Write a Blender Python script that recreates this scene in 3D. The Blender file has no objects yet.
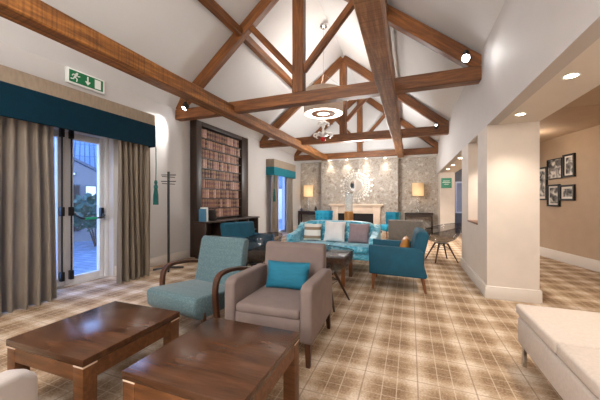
import bpy, bmesh, math, random
from mathutils import Vector, Matrix, noise
R = math.radians
PI = math.pi
random.seed(7)
scn = bpy.context.scene
COL = scn.collection

# ------------------------------------------------------------------ materials
def S(c):
    """sRGB 0-255 -> linear rgba"""
    o = []
    for v in c:
        v = v / 255
        o.append(v / 12.92 if v <= .04045 else ((v + .055) / 1.055) ** 2.4)
    return (*o, 1)

def newmat(name):
    m = bpy.data.materials.new(name); m.use_nodes = True
    nt = m.node_tree
    return m, nt, nt.nodes['Principled BSDF']

def N(nt, typ, **kw):
    n = nt.nodes.new(typ)
    for k, v in kw.items():
        if hasattr(n, k) and k not in n.inputs: setattr(n, k, v)
        else: n.inputs[k].default_value = v
    return n

def ramp(nt, stops, interp='LINEAR'):
    n = nt.nodes.new('ShaderNodeValToRGB'); cr = n.color_ramp; cr.interpolation = interp
    while len(cr.elements) > 1: cr.elements.remove(cr.elements[-1])
    cr.elements[0].position, cr.elements[0].color = stops[0]
    for p, c in stops[1:]:
        e = cr.elements.new(p); e.color = c
    return n

def coords(nt, scale=(1, 1, 1), kind='Object'):
    tc = nt.nodes.new('ShaderNodeTexCoord'); mp = nt.nodes.new('ShaderNodeMapping')
    mp.inputs['Scale'].default_value = scale
    nt.links.new(tc.outputs[kind], mp.inputs['Vector'])
    return mp.outputs['Vector']

def bump(nt, bsdf, height, strength, dist=.01):
    b = N(nt, 'ShaderNodeBump', Strength=strength, Distance=dist)
    nt.links.new(height, b.inputs['Height']); nt.links.new(b.outputs['Normal'], bsdf.inputs['Normal'])

def mat(name, col, rough=.6, var=.06, scale=8, sc3=(1, 1, 1), bmp=0, metal=0, sheen=0, spec=.5, coat=0, bscale=None):
    """plain surface with a little mottling"""
    m, nt, b = newmat(name)
    c = S(col)
    v = coords(nt, sc3)
    nz = N(nt, 'ShaderNodeTexNoise', Scale=scale, Detail=4)
    nt.links.new(v, nz.inputs['Vector'])
    lo = tuple(x * (1 - var) for x in c[:3]) + (1,); hi = tuple(min(1, x * (1 + var)) for x in c[:3]) + (1,)
    r = ramp(nt, [(.3, lo), (.7, hi)])
    nt.links.new(nz.outputs['Fac'], r.inputs[0]); nt.links.new(r.outputs[0], b.inputs['Base Color'])
    b.inputs['Roughness'].default_value = rough; b.inputs['Metallic'].default_value = metal
    b.inputs['Specular IOR Level'].default_value = spec
    if sheen:
        b.inputs['Sheen Weight'].default_value = sheen; b.inputs['Sheen Roughness'].default_value = .4
        b.inputs['Sheen Tint'].default_value = tuple(min(1, x * 1.6 + .05) for x in c[:3]) + (1,)
    if coat: b.inputs['Coat Weight'].default_value = coat; b.inputs['Coat Roughness'].default_value = .15
    if bmp:
        n2 = N(nt, 'ShaderNodeTexNoise', Scale=bscale or scale * 6, Detail=3); nt.links.new(v, n2.inputs['Vector'])
        bump(nt, b, n2.outputs['Fac'], bmp)
    return m

def wood(name, dark, light, rough=.45, grain=(1.2, 14, 14), spec=.5, coat=0, saw=0, bmp=.25):
    m, nt, b = newmat(name)
    v = coords(nt, grain)
    nz = N(nt, 'ShaderNodeTexNoise', Scale=1.6, Detail=7, Roughness=.62, Distortion=.6); nt.links.new(v, nz.inputs['Vector'])
    r = ramp(nt, [(.3, S(dark)), (.52, S([(a + c) / 2 for a, c in zip(dark, light)])), (.72, S(light))])
    nt.links.new(nz.outputs['Fac'], r.inputs[0])
    out = r.outputs[0]
    h = nz.outputs['Fac']
    v1 = coords(nt, (1, 1, 1))
    n3 = N(nt, 'ShaderNodeTexNoise', Scale=1.3, Detail=3); nt.links.new(v1, n3.inputs['Vector'])
    r3 = ramp(nt, [(.3, (.78, .78, .78, 1)), (.65, (1.08, 1.07, 1.05, 1))]); nt.links.new(n3.outputs['Fac'], r3.inputs[0])
    mx = N(nt, 'ShaderNodeMixRGB', blend_type='MULTIPLY', Fac=.8)
    nt.links.new(out, mx.inputs[1]); nt.links.new(r3.outputs[0], mx.inputs[2]); out = mx.outputs[0]
    if saw:
        w = N(nt, 'ShaderNodeTexNoise', Scale=1.0, Detail=2); v2 = coords(nt, (38, .8, .8)); nt.links.new(v2, w.inputs['Vector'])
        r2 = ramp(nt, [(.38, (.45, .4, .35, 1)), (.55, (1, 1, 1, 1))]); nt.links.new(w.outputs['Fac'], r2.inputs[0])
        m2 = N(nt, 'ShaderNodeMixRGB', blend_type='MULTIPLY', Fac=saw)
        nt.links.new(out, m2.inputs[1]); nt.links.new(r2.outputs[0], m2.inputs[2]); out = m2.outputs[0]
    nt.links.new(out, b.inputs['Base Color'])
    b.inputs['Roughness'].default_value = rough; b.inputs['Specular IOR Level'].default_value = spec
    if coat: b.inputs['Coat Weight'].default_value = coat; b.inputs['Coat Roughness'].default_value = .12
    bump(nt, b, h, bmp, .01)
    return m

def glow(name, col, strength):
    m, nt, b = newmat(name)
    b.inputs['Base Color'].default_value = (.8, .8, .8, 1)
    b.inputs['Emission Color'].default_value = S(col); b.inputs['Emission Strength'].default_value = strength
    return m

def glassy(name, col, clear=.8, rough=.03):
    m, nt, b = newmat(name)
    b.inputs['Base Color'].default_value = S(col); b.inputs['Roughness'].default_value = rough
    t = N(nt, 'ShaderNodeBsdfTransparent'); t.inputs[0].default_value = (1, 1, 1, 1)
    mx = N(nt, 'ShaderNodeMixShader', Fac=1 - clear)
    nt.links.new(t.outputs[0], mx.inputs[1]); nt.links.new(b.outputs[0], mx.inputs[2])
    nt.links.new(mx.outputs[0], nt.nodes['Material Output'].inputs[0])
    return m

M = {}
M['paint'] = mat('white_paint', (214, 213, 212), .75, .015, 3)
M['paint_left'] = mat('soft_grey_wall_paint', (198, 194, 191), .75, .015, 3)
M['paint_grey'] = mat('pale_grey_paint', (196, 191, 188), .7, .02, 3)
M['paint_warm'] = mat('warm_beige_paint', (208, 197, 186), .7, .03, 6)
M['soffit'] = mat('cream_soffit_paint', (226, 218, 208), .75, .015, 4)
M['paint_corridor'] = mat('corridor_paint', (178, 154, 130), .75, .03, 5)
M['trim'] = mat('skirting_paint', (214, 205, 196), .5, .02, 4)
M['upvc'] = mat('white_plastic_frame', (232, 232, 234), .35, .01, 4)
M['black'] = mat('black_metal', (24, 23, 24), .4, .1, 10)
M['chrome'] = mat('chrome', (205, 205, 205), .18, .02, 4, metal=1)
M['beam'] = wood('stained_beam_timber', (76, 42, 17), (156, 98, 48), .45, saw=0, spec=.5)
M['beam_saw'] = wood('rough_sawn_beam_timber', (88, 50, 20), (192, 128, 62), .5, saw=.65)
M['beam_pale'] = wood('weathered_sawn_timber', (104, 66, 38), (184, 132, 88), .6, saw=.5)
M['table'] = wood('dark_walnut', (64, 41, 27), (98, 64, 42), .2, grain=(1.5, 14, 14), bmp=.03)
M['table_side'] = wood('mid_walnut', (82, 50, 27), (128, 82, 48), .4, grain=(3, 20, 20))
M['leg'] = wood('dark_leg_wood', (48, 26, 15), (92, 55, 32), .38, grain=(12, 12, 1.5))
M['leg_light'] = wood('brown_leg_wood', (92, 52, 26), (146, 92, 52), .38, grain=(12, 12, 1.5))
M['case'] = wood('espresso_wood', (34, 22, 16), (62, 42, 31), .4, grain=(10, 10, 1.5))
M['grey_velvet'] = mat('taupe_grey_velvet', (116, 101, 96), .85, .1, 7, bmp=.12, sheen=.35, bscale=120)
M['pale_velvet'] = mat('pale_grey_velvet', (172, 163, 158), .85, .07, 7, bmp=.12, sheen=.4, bscale=120)
M['teal_velvet'] = mat('teal_velvet', (2, 74, 96), .75, .18, 6, bmp=.1, sheen=.15, bscale=100)
M['teal_bright'] = mat('bright_teal_velvet', (24, 140, 168), .7, .16, 6, sheen=.4)
M['teal_cushion'] = mat('teal_cushion_cloth', (16, 104, 130), .8, .1, 9, sc3=(1, 1, 6), bmp=.25, sheen=.2, bscale=18)
M['pelmet_teal'] = mat('dark_teal_pelmet_cloth', (0, 40, 56), .9, .1, 14, spec=.2)
M['pelmet_teal_bright'] = mat('teal_pelmet_cloth', (8, 108, 122), .85, .1, 14, sheen=.15)
M['linen'] = mat('taupe_linen', (152, 136, 118), .9, .12, 30, sc3=(1, 1, .3), bmp=.1)
M['curtain'] = mat('taupe_curtain_satin', (160, 145, 127), .45, .1, 12, sc3=(1, 1, .25), bmp=.06, sheen=.25)
M['bench'] = mat('oatmeal_wool', (192, 179, 168), .9, .06, 60, bmp=.1, bscale=220)
M['tassel'] = mat('green_teal_cord', (24, 92, 88), .8, .2, 30)
M['stone'] = mat('cream_stone', (222, 200, 178), .6, .05, 6)
M['soot'] = mat('black_hearth', (20, 18, 17), .8, .1, 10)
M['white_cloth'] = mat('silver_white_satin', (232, 230, 228), .5, .05, 10, bmp=.15, sheen=.3)
M['mauve_cloth'] = mat('mauve_grey_cloth', (150, 130, 134), .8, .08, 14, bmp=.15, sheen=.3)
M['grass_cloth'] = mat('grey_tweed', (136, 128, 120), .9, .3, 60, bmp=.2)
M['amber'] = wood('amber_wood', (176, 112, 44), (222, 160, 82), .35, grain=(4, 4, 1))
M['lamp_on'] = glow('lamp_white', (255, 244, 226), 14)
M['down_on'] = glow('downlight_glow', (255, 236, 205), 30)
M['spot_on'] = glow('spotlight_glow', (250, 250, 255), 60)
M['drum'] = mat('cream_drum_shade', (216, 196, 178), .8, .03, 8)
M['copper'] = mat('bronzed_disc', (146, 98, 62), .5, .08, 8)
M['diffuser'] = glow('pendant_diffuser', (255, 240, 224), 4)
M['smoke'] = glassy('smoked_acrylic', (44, 36, 34), .7, .08)
M['clear'] = glassy('clear_glass', (235, 240, 240), .72, .02)
M['pane'] = glassy('window_glass', (220, 230, 235), .93, .02)
M['white_glass'] = mat('white_glass', (232, 232, 232), .15, .02, 6)
M['red'] = mat('red_glass', (200, 28, 30), .15, .05, 8)
M['mirror'] = mat('mirror_glass', (230, 230, 230), .03, .0, 2, metal=1)
M['silver'] = mat('brushed_silver_leaf', (222, 216, 206), .35, .1, 12, metal=.7)
M['green'] = mat('exit_green', (0, 112, 66), .4, .03, 6)
M['sign_green'] = mat('pale_green_sign', (66, 142, 116), .4, .1, 30)
M['sign_white'] = mat('sign_white', (238, 240, 236), .4, .01, 6)
M['paper'] = mat('photo_mount', (226, 218, 206), .7, .02, 6)
M['brown_hide'] = mat('brown_shaggy_cushion', (76, 64, 55), .95, .35, 40, bmp=.6, bscale=60)
M['panic_green'] = mat('green_push_bar', (18, 150, 96), .4, .05, 6)
M['leaf'] = mat('dark_green_leaf', (34, 84, 62), .5, .35, 20)
M['slate'] = mat('tassel_grey', (110, 110, 112), .6, .1, 10)

def stripes(name, cols, scale):
    m, nt, b = newmat(name)
    v = coords(nt, (1, 1, 1)); sx = N(nt, 'ShaderNodeSeparateXYZ'); nt.links.new(v, sx.inputs[0])
    mu = N(nt, 'ShaderNodeMath', operation='MULTIPLY_ADD'); mu.inputs[1].default_value = scale; mu.inputs[2].default_value = .5
    nt.links.new(sx.outputs['Z'], mu.inputs[0])
    r = ramp(nt, [(p, S(c)) for p, c in cols], 'CONSTANT'); nt.links.new(mu.outputs[0], r.inputs[0])
    nt.links.new(r.outputs[0], b.inputs['Base Color']); b.inputs['Roughness'].default_value = .7
    return m
M['stripe'] = stripes('striped_satin', [(0, (226, 222, 212)), (.2, (150, 128, 104)), (.34, (232, 230, 224)), (.62, (150, 128, 104)), (.76, (226, 222, 212)), (.9, (150, 128, 104))], 1 / .4)

def m_check():
    m, nt, b = newmat('pale_blue_dotted_weave')
    v = coords(nt, (1, 1, 1))
    vo = N(nt, 'ShaderNodeTexVoronoi', Scale=70, Randomness=.7); nt.links.new(v, vo.inputs['Vector'])
    r = ramp(nt, [(.25, S((98, 120, 122))), (.5, S((74, 100, 107)))]); nt.links.new(vo.outputs['Distance'], r.inputs[0])
    nt.links.new(r.outputs[0], b.inputs['Base Color']); b.inputs['Roughness'].default_value = .8
    b.inputs['Sheen Weight'].default_value = .2
    bump(nt, b, vo.outputs['Distance'], .3, .005)
    return m
M['blue_weave'] = m_check()

def m_crushed():
    m, nt, b = newmat('crushed_turquoise_velvet')
    v = coords(nt, (1, 1, 1.3))
    nz = N(nt, 'ShaderNodeTexNoise', Scale=9, Detail=6, Roughness=.65, Distortion=1.2); nt.links.new(v, nz.inputs['Vector'])
    r = ramp(nt, [(.34, S((24, 128, 160))), (.5, S((84, 184, 212))), (.66, S((176, 230, 240)))]); nt.links.new(nz.outputs['Fac'], r.inputs[0])
    nt.links.new(r.outputs[0], b.inputs['Base Color']); b.inputs['Roughness'].default_value = .45
    b.inputs['Sheen Weight'].default_value = .4
    bump(nt, b, nz.outputs['Fac'], .3, .01)
    return m
M['crushed'] = m_crushed()

def m_carpet():
    m, nt, b = newmat('tartan_carpet')
    v = coords(nt); sx = N(nt, 'ShaderNodeSeparateXYZ'); nt.links.new(v, sx.inputs[0])
    P = .353
    def axis(o, off):
        a = N(nt, 'ShaderNodeMath', operation='ADD'); a.inputs[1].default_value = off; nt.links.new(o, a.inputs[0])
        d = N(nt, 'ShaderNodeMath', operation='DIVIDE'); d.inputs[1].default_value = P; nt.links.new(a.outputs[0], d.inputs[0])
        f = N(nt, 'ShaderNodeMath', operation='FRACT'); nt.links.new(d.outputs[0], f.inputs[0])
        bands = ramp(nt, [(0, (.78,) * 3 + (1,)), (.12, (.62,) * 3 + (1,)), (.24, (.25,) * 3 + (1,)), (.5, (.10,) * 3 + (1,)), (.76, (.25,) * 3 + (1,)), (.88, (.62,) * 3 + (1,)), (1, (.78,) * 3 + (1,))])
        nt.links.new(f.outputs[0], bands.inputs[0])
        K = (0, 0, 0, 1); W = (1, 1, 1, 1)
        lines = ramp(nt, [(0, K), (.36, W), (.38, K), (.62, W), (.64, K)], 'CONSTANT'); nt.links.new(f.outputs[0], lines.inputs[0])
        dl = ramp(nt, [(0, W), (.012, K), (.988, W)], 'CONSTANT'); nt.links.new(f.outputs[0], dl.inputs[0])
        return bands.outputs[0], lines.outputs[0], dl.outputs[0]
    bx, lx, dx = axis(sx.outputs['X'], .305 + 3.53 * 3); by, ly, dy = axis(sx.outputs['Y'], 3.53)
    mixb = N(nt, 'ShaderNodeMixRGB', blend_type='MIX', Fac=.5); nt.links.new(bx, mixb.inputs[1]); nt.links.new(by, mixb.inputs[2])
    # fibre flecks
    nz = N(nt, 'ShaderNodeTexNoise', Scale=70, Detail=3); nt.links.new(v, nz.inputs['Vector'])
    n2 = N(nt, 'ShaderNodeTexNoise', Scale=9, Detail=4); nt.links.new(v, n2.inputs['Vector'])
    fl = N(nt, 'ShaderNodeMath', operation='MULTIPLY_ADD'); fl.inputs[1].default_value = .6; fl.inputs[2].default_value = -.3
    nt.links.new(nz.outputs['Fac'], fl.inputs[0])
    f2 = N(nt, 'ShaderNodeMath', operation='MULTIPLY_ADD'); f2.inputs[1].default_value = .4; f2.inputs[2].default_value = -.2
    nt.links.new(n2.outputs['Fac'], f2.inputs[0])
    ad = N(nt, 'ShaderNodeMath', operation='ADD'); nt.links.new(mixb.outputs[0], ad.inputs[0]); nt.links.new(fl.outputs[0], ad.inputs[1])
    ad2 = N(nt, 'ShaderNodeMath', operation='ADD'); nt.links.new(ad.outputs[0], ad2.inputs[0]); nt.links.new(f2.outputs[0], ad2.inputs[1])
    base = ramp(nt, [(.04, S((124, 98, 74))), (.36, S((172, 147, 121))), (.76, S((216, 200, 181)))]); nt.links.new(ad2.outputs[0], base.inputs[0])
    out = base.outputs[0]
    for src, col, f in ((lx, (216, 200, 180), .45), (ly, (216, 200, 180), .3), (dx, (122, 98, 76), .55), (dy, (122, 98, 76), .45)):
        k = N(nt, 'ShaderNodeMath', operation='MULTIPLY'); k.inputs[1].default_value = f; nt.links.new(src, k.inputs[0])
        mx = N(nt, 'ShaderNodeMixRGB'); nt.links.new(k.outputs[0], mx.inputs[0]); nt.links.new(out, mx.inputs[1]); mx.inputs[2].default_value = S(col)
        out = mx.outputs[0]
    nt.links.new(out, b.inputs['Base Color']); b.inputs['Roughness'].default_value = .95; b.inputs['Specular IOR Level'].default_value = .1
    bump(nt, b, nz.outputs['Fac'], .25, .004)
    return m
M['carpet'] = m_carpet()

def m_wallpaper():
    m, nt, b = newmat('silver_floral_wallpaper')
    v = coords(nt, (1, 1, 1))
    nz = N(nt, 'ShaderNodeTexNoise', Scale=5, Detail=5, Roughness=.6, Distortion=2.2); nt.links.new(v, nz.inputs['Vector'])
    vo = N(nt, 'ShaderNodeTexVoronoi', Scale=7); vo.feature = 'SMOOTH_F1'; nt.links.new(v, vo.inputs['Vector'])
    ad = N(nt, 'ShaderNodeMixRGB', Fac=.35); nt.links.new(nz.outputs['Fac'], ad.inputs[1]); nt.links.new(vo.outputs['Distance'], ad.inputs[2])
    r = ramp(nt, [(.36, S((138, 124, 110))), (.45, S((180, 170, 158))), (.5, S((150, 138, 124))), (.6, S((194, 186, 176)))]); nt.links.new(ad.outputs[0], r.inputs[0])
    nt.links.new(r.outputs[0], b.inputs['Base Color']); b.inputs['Roughness'].default_value = .5
    return m
M['wallpaper'] = m_wallpaper()

def m_tiles(name, a, c, scale, rough=.6, off=.5, w=.5, h=.25, mortar=.02):
    m, nt, b = newmat(name)
    v = coords(nt)
    br = N(nt, 'ShaderNodeTexBrick', Scale=scale); nt.links.new(v, br.inputs['Vector'])
    br.offset = off
    br.inputs['Color1'].default_value = S(a); br.inputs['Color2'].default_value = S([x * 1.2 for x in a]); br.inputs['Mortar'].default_value = S(c)
    br.inputs['Mortar Size'].default_value = mortar; br.inputs['Brick Width'].default_value = w; br.inputs['Row Height'].default_value = h
    nt.links.new(br.outputs['Color'], b.inputs['Base Color']); b.inputs['Roughness'].default_value = rough
    return m
M['paving'] = m_tiles('courtyard_paving', (128, 132, 140), (92, 96, 104), 1.5)
M['brick'] = m_tiles('courtyard_brick', (140, 98, 84), (150, 140, 132), 5)
M['roof_tile'] = m_tiles('grey_roof_tile', (104, 112, 124), (44, 50, 60), 2.6, .5, 0, .45, 3, .06)

def shade_mat():
    m, nt, b = newmat('glowing_lamp_shade')
    b.inputs['Base Color'].default_value = S((226, 210, 186)); b.inputs['Roughness'].default_value = .8
    t = N(nt, 'ShaderNodeBsdfTranslucent'); t.inputs[0].default_value = S((255, 240, 212))
    mx = N(nt, 'ShaderNodeMixShader', Fac=.6)
    nt.links.new(b.outputs[0], mx.inputs[1]); nt.links.new(t.outputs[0], mx.inputs[2]); nt.links.new(mx.outputs[0], nt.nodes['Material Output'].inputs[0])
    return m
M['shade'] = shade_mat()

# ------------------------------------------------------------------ mesh helpers
def B(): return bmesh.new()

def box(bm, x0, x1, y0, y1, z0, z1, bev=0, seg=2, mtx=None):
    v = [bm.verts.new(p) for p in ((x0, y0, z0), (x1, y0, z0), (x1, y1, z0), (x0, y1, z0), (x0, y0, z1), (x1, y0, z1), (x1, y1, z1), (x0, y1, z1))]
    f = [bm.faces.new([v[i] for i in q]) for q in ((3, 2, 1, 0), (4, 5, 6, 7), (0, 1, 5, 4), (1, 2, 6, 5), (2, 3, 7, 6), (3, 0, 4, 7))]
    vs = set(v)
    if bev:
        e = list({e for x in f for e in x.edges})
        r = bmesh.ops.bevel(bm, geom=e, offset=bev, segments=seg, profile=.5, affect='EDGES', clamp_overlap=True)
        vs = {w for w in vs if w.is_valid} | set(r['verts'])
    if mtx is not None: bmesh.ops.transform(bm, matrix=mtx, verts=list(vs))
    return bm

def prism(bm, pts, axis, a0, a1, bev=0, seg=2):
    """extrude a 2-D outline; axis 'x': pts are (y,z); 'y': (x,z); 'z': (x,y)"""
    mk = {'x': lambda p, a: (a, p[0], p[1]), 'y': lambda p, a: (p[0], a, p[1]), 'z': lambda p, a: (p[0], p[1], a)}[axis]
    A = [bm.verts.new(mk(p, a0)) for p in pts]; C = [bm.verts.new(mk(p, a1)) for p in pts]
    n = len(pts); f = [bm.faces.new(A[::-1]), bm.faces.new(C)]
    for i in range(n): f.append(bm.faces.new((A[i], A[(i + 1) % n], C[(i + 1) % n], C[i])))
    bmesh.ops.recalc_face_normals(bm, faces=f)
    if bev:
        e = list({e for x in f for e in x.edges})
        bmesh.ops.bevel(bm, geom=e, offset=bev, segments=seg, profile=.5, affect='EDGES', clamp_overlap=True)
    return bm

def sweep(bm, pts, prof, up=(0, 0, 1), closed=False):
    """sweep a 2-D outline (side, up) along a path"""
    pts = [Vector(p) for p in pts]; n = len(pts); rings = []
    up = Vector(up); side0 = None
    for i, p in enumerate(pts):
        t = (pts[min(i + 1, n - 1)] - pts[max(i - 1, 0)]).normalized() if not closed else (pts[(i + 1) % n] - pts[i - 1]).normalized()
        s = t.cross(up)
        if s.length < 1e-4: s = side0 or t.orthogonal()
        s.normalize(); side0 = s; u = s.cross(t)
        k = prof[i] if isinstance(prof[0], list) else prof
        rings.append([bm.verts.new(p + s * a + u * b) for a, b in k])
    m = len(rings[0]); f = []
    for i in range(n if closed else n - 1):
        a, b = rings[i], rings[(i + 1) % n]
        for j in range(m): f.append(bm.faces.new((a[j], a[(j + 1) % m], b[(j + 1) % m], b[j])))
    if not closed: f += [bm.faces.new(rings[0][::-1]), bm.faces.new(rings[-1])]
    bmesh.ops.recalc_face_normals(bm, faces=f)
    return bm

def circ(r, n=10): return [(r * math.cos(2 * PI * i / n), r * math.sin(2 * PI * i / n)) for i in range(n)]

def tube(bm, pts, r, n=10, up=(0.13, .21, 1), closed=False):
    if isinstance(r, (list, tuple)): return sweep(bm, pts, [circ(q, n) for q in r], up, closed)
    return sweep(bm, pts, circ(r, n), up, closed)

def lathe(bm, prof, n=24, c=(0, 0, 0), cap=True):
    rings = []
    for r, z in prof:
        rings.append([bm.verts.new((c[0] + max(r, 1e-4) * math.cos(2 * PI * i / n), c[1] + max(r, 1e-4) * math.sin(2 * PI * i / n), c[2] + z)) for i in range(n)])
    f = []
    for a, b in zip(rings, rings[1:]):
        for j in range(n): f.append(bm.faces.new((a[j], a[(j + 1) % n], b[(j + 1) % n], b[j])))
    if cap: f += [bm.faces.new(rings[0][::-1]), bm.faces.new(rings[-1])]
    bmesh.ops.recalc_face_normals(bm, faces=f)
    return bm

def pillow(bm, w, h, t, mtx=None, n=14):
    """square scatter cushion standing in the XZ plane, thickness along Y"""
    def g(u, v, s):
        e = max(0, (1 - abs(u) ** 2.6)) ** .55 * max(0, (1 - abs(v) ** 2.6)) ** .55
        pin = 1 - .06 * (1 - abs(u)) * (abs(v) ** 3); pin2 = 1 - .06 * (1 - abs(v)) * (abs(u) ** 3)
        return Vector((u * w / 2 * pin2, s * (t / 2 * e), v * h / 2 * pin))
    vs = []
    G = {}
    for s in (-1, 1):
        for i in range(n + 1):
            for j in range(n + 1):
                u, v = 2 * i / n - 1, 2 * j / n - 1
                edge = i in (0, n) or j in (0, n)
                if edge and s == 1: G[s, i, j] = G[-1, i, j]; continue
                G[s, i, j] = bm.verts.new(g(u, v, s)); vs.append(G[s, i, j])
    f = []
    for s in (-1, 1):
        for i in range(n):
            for j in range(n):
                q = [G[s, i, j], G[s, i + 1, j], G[s, i + 1, j + 1], G[s, i, j + 1]]
                f.append(bm.faces.new(q if s == -1 else q[::-1]))
    bmesh.ops.recalc_face_normals(bm, faces=f)
    if mtx is not None: bmesh.ops.transform(bm, matrix=mtx, verts=vs)
    return bm

def obj(name, bm, m, parent=None, loc=(0, 0, 0), rot=(0, 0, 0), smooth=True, ang=38):
    me = bpy.data.meshes.new(name); bm.to_mesh(me); bm.free()
    if smooth:
        me.polygons.foreach_set('use_smooth', [True] * len(me.polygons)); me.set_sharp_from_angle(angle=R(ang))
    me.materials.append(M[m] if isinstance(m, str) else m)
    o = bpy.data.objects.new(name, me); COL.objects.link(o)
    o.location = loc; o.rotation_euler = rot
    if parent: o.parent = parent
    return o

def tag(o, label, cat, group=None):
    o['label'] = label; o['category'] = cat
    if group: o['group'] = group
    return o

def thing(name, label, cat, loc=(0, 0, 0), rz=0, group=None):
    o = bpy.data.objects.new(name, None); COL.objects.link(o); o.empty_display_size = .1
    o.location = loc; o.rotation_euler = (0, 0, rz)
    return tag(o, label, cat, group)

def copy_tree(o, parent=None):
    c = o.copy(); COL.objects.link(c)
    if parent: c.parent = parent
    for ch in list(o.children): copy_tree(ch, c)
    return c

def place(o, loc, rz, label, group=None):
    o.location = loc; o.rotation_euler = (0, 0, rz); o['label'] = label
    if group: o['group'] = group
    return o

def struct(name, bm, m, parent=None, **kw):
    o = obj(name, bm, m, parent, **kw)
    if not parent: o['kind'] = 'structure'
    return o

# ------------------------------------------------------------------ room shell
XL, XR = -4.5, .915          # left wall, face of the dropped wall on the right
XM = -1.8                    # ridge line
EAVE, RIDGE = 3.3, 5.46
Y0, YG = -2.6, 11.2          # room start, gable plane
ZS = 2.2                     # soffit

bm = B(); box(bm, -4.72, 5.2, Y0, 13.2, -.1, 0); struct('floor', bm, 'carpet', smooth=False)

# left wall with the garden door and the far window cut out
bm = B()
DY0, DY1 = 1.45, 3.23
for (a, b, z0, z1) in ((Y0, DY0, 0, 3.14), (DY0, DY1, 2.32, 3.14), (DY1, 8.9, 0, 3.14), (8.9, 10.3, 2.3, 3.14), (10.3, 12.2, 0, 3.14)):
    box(bm, XL - .24, XL, a, b, z0, z1)
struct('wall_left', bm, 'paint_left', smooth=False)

# ceiling: two slopes with a small cove on the left
bm = B()
pro = [(XL - .2, 3.12), (XL, 3.12), (XL + .24, 3.5), (XM, RIDGE), (XR, EAVE), (XR + .2, 3.14), (XR + .2, 3.4), (XM, RIDGE + .2), (XL - .2, 3.4)]
prism(bm, pro, 'y', Y0, 12.2); struct('ceiling', bm, 'paint', smooth=False)

# gable end above the soffit, chimney breast, recesses
bm = B()
prism(bm, [(XL, 2.86), (XR, 2.86), (XR, EAVE), (XM, RIDGE), (XL, 3.2)], 'y', YG + .02, YG + .12)
box(bm, XL, XR, YG + .12, 12.2, 2.86, 2.98)
struct('wall_gable', bm, 'paint', smooth=False)
bm = B()
box(bm, XL, -3.45, 11.75, 11.95, 0, 2.86); box(bm, -.42, 1.0, 11.75, 11.95, 0, 2.86)
box(bm, -3.45, -.42, 11.4, 11.95, 0, 2.86)
struct('wall_far', bm, 'wallpaper', smooth=False)

# dropped wall on the right + soffit with downlights
bm = B(); box(bm, XR, XR + .12, Y0, 12.2, ZS, 3.5); struct('wall_right', bm, 'paint_grey', smooth=False)
bm = B(); box(bm, XR + .12, 1.46, Y0, 12.2, ZS, ZS + .1); box(bm, 1.4, 1.46, Y0, 12.2, ZS + .1, 2.95)
struct('trim_1', bm, 'soffit', smooth=False)
# pier with a see-through opening
bm = B()
PY0, PY1 = 4.25, 6.13
box(bm, XR, 1.46, PY0, 4.78, 0, ZS); box(bm, XR, 1.46, 5.5, PY1, 0, ZS); box(bm, XR, 1.46, 4.78, 5.5, 0, .89)
struct('wall_pier', bm, 'paint_warm', smooth=False)
bm = B(); box(bm, XR - .012, 1.47, 4.78, 5.5, .89, .915, .003); struct('trim_2', bm, 'leg_light')
# short wall beyond carrying the green sign
bm = B(); box(bm, .97, 1.42, 10.9, 11.9, 0, ZS); struct('wall_nib', bm, 'paint_warm', smooth=False)
# corridor: angled wall, its ceiling, its end
bm = B()
a, b = Vector((3.75, 3.2)), Vector((2.05, 11.2))
nx = Vector((b.y - a.y, a.x - b.x)).normalized() * .15
prism(bm, [a, b, b + nx, a + nx], 'z', 0, 2.95); struct('wall_corridor', bm, 'paint_corridor', smooth=False)
bm = B(); box(bm, 1.46, 4.4, 5.1, 13.0, 2.55, 2.7); box(bm, 1.46, 5.2, Y0, 5.1, 2.92, 3.02); box(bm, 1.46, 5.2, 5.1, 5.2, 2.7, 2.92)
struct('ceiling_corridor', bm, 'paint_corridor', smooth=False)
bm = B(); box(bm, 1.42, 1.62, 12.3, 12.45, 0, 2.6); box(bm, 1.62, 2.2, 12.3, 12.45, 0, .75); box(bm, 1.62, 2.2, 12.3, 12.45, 1.95, 2.6); box(bm, 2.2, 3.2, 12.3, 12.45, 0, 2.6)
struct('wall_corridor_end', bm, 'slate', smooth=False)
w2 = None
bm = B()
for q in ((1.62, 1.67, .75, 1.95), (2.15, 2.2, .75, 1.95), (1.67, 2.15, .75, .8), (1.67, 2.15, 1.9, 1.95), (1.9, 1.93, .8, 1.9)): box(bm, q[0], q[1], 12.31, 12.37, q[2], q[3])
w2 = struct('window_2', bm, 'upvc', smooth=False)
bm = B(); box(bm, 1.67, 2.15, 12.335, 12.345, .8, 1.9); obj('glass_pane', bm, 'pane', w2)

bm = B(); box(bm, XL - .24, 5.3, Y0 - .12, Y0, 0, 5.6); struct('wall_rear', bm, 'paint_warm', smooth=False)
bm = B(); box(bm, 5.2, 5.3, Y0, 13.2, 0, 3); box(bm, 1.46, 5.3, 13.0, 13.2, 0, 3); struct('wall_right_outer', bm, 'paint_warm', smooth=False)
# skirting boards
def skirt(name, segs, m='trim', h=.17):
    bm = B()
    for s in segs: prism(bm, s, 'z', 0, h, .008, 2)
    return struct(name, bm, m)
def rect(x0, x1, y0, y1): return [(x0, y0), (x1, y0), (x1, y1), (x0, y1)]
skirt('baseboard_left', [rect(XL, XL + .02, 3.25, 4.93), rect(XL, XL + .02, 7.12, 8.88), rect(XL, XL + .02, 10.32, 11.75)])
skirt('baseboard_pier', [rect(XR - .022, 1.482, PY0 - .022, PY1 + .022)], h=.16)
skirt('baseboard_far', [rect(-4.48, -3.46, 11.73, 11.75), rect(-3.45, -2.95, 11.38, 11.4), rect(-1.1, -.42, 11.38, 11.4), rect(-.42, .97, 11.73, 11.75)])
skirt('baseboard_corridor', [[a, b, b - nx * .14, a - nx * .14]], h=.2)

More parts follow.
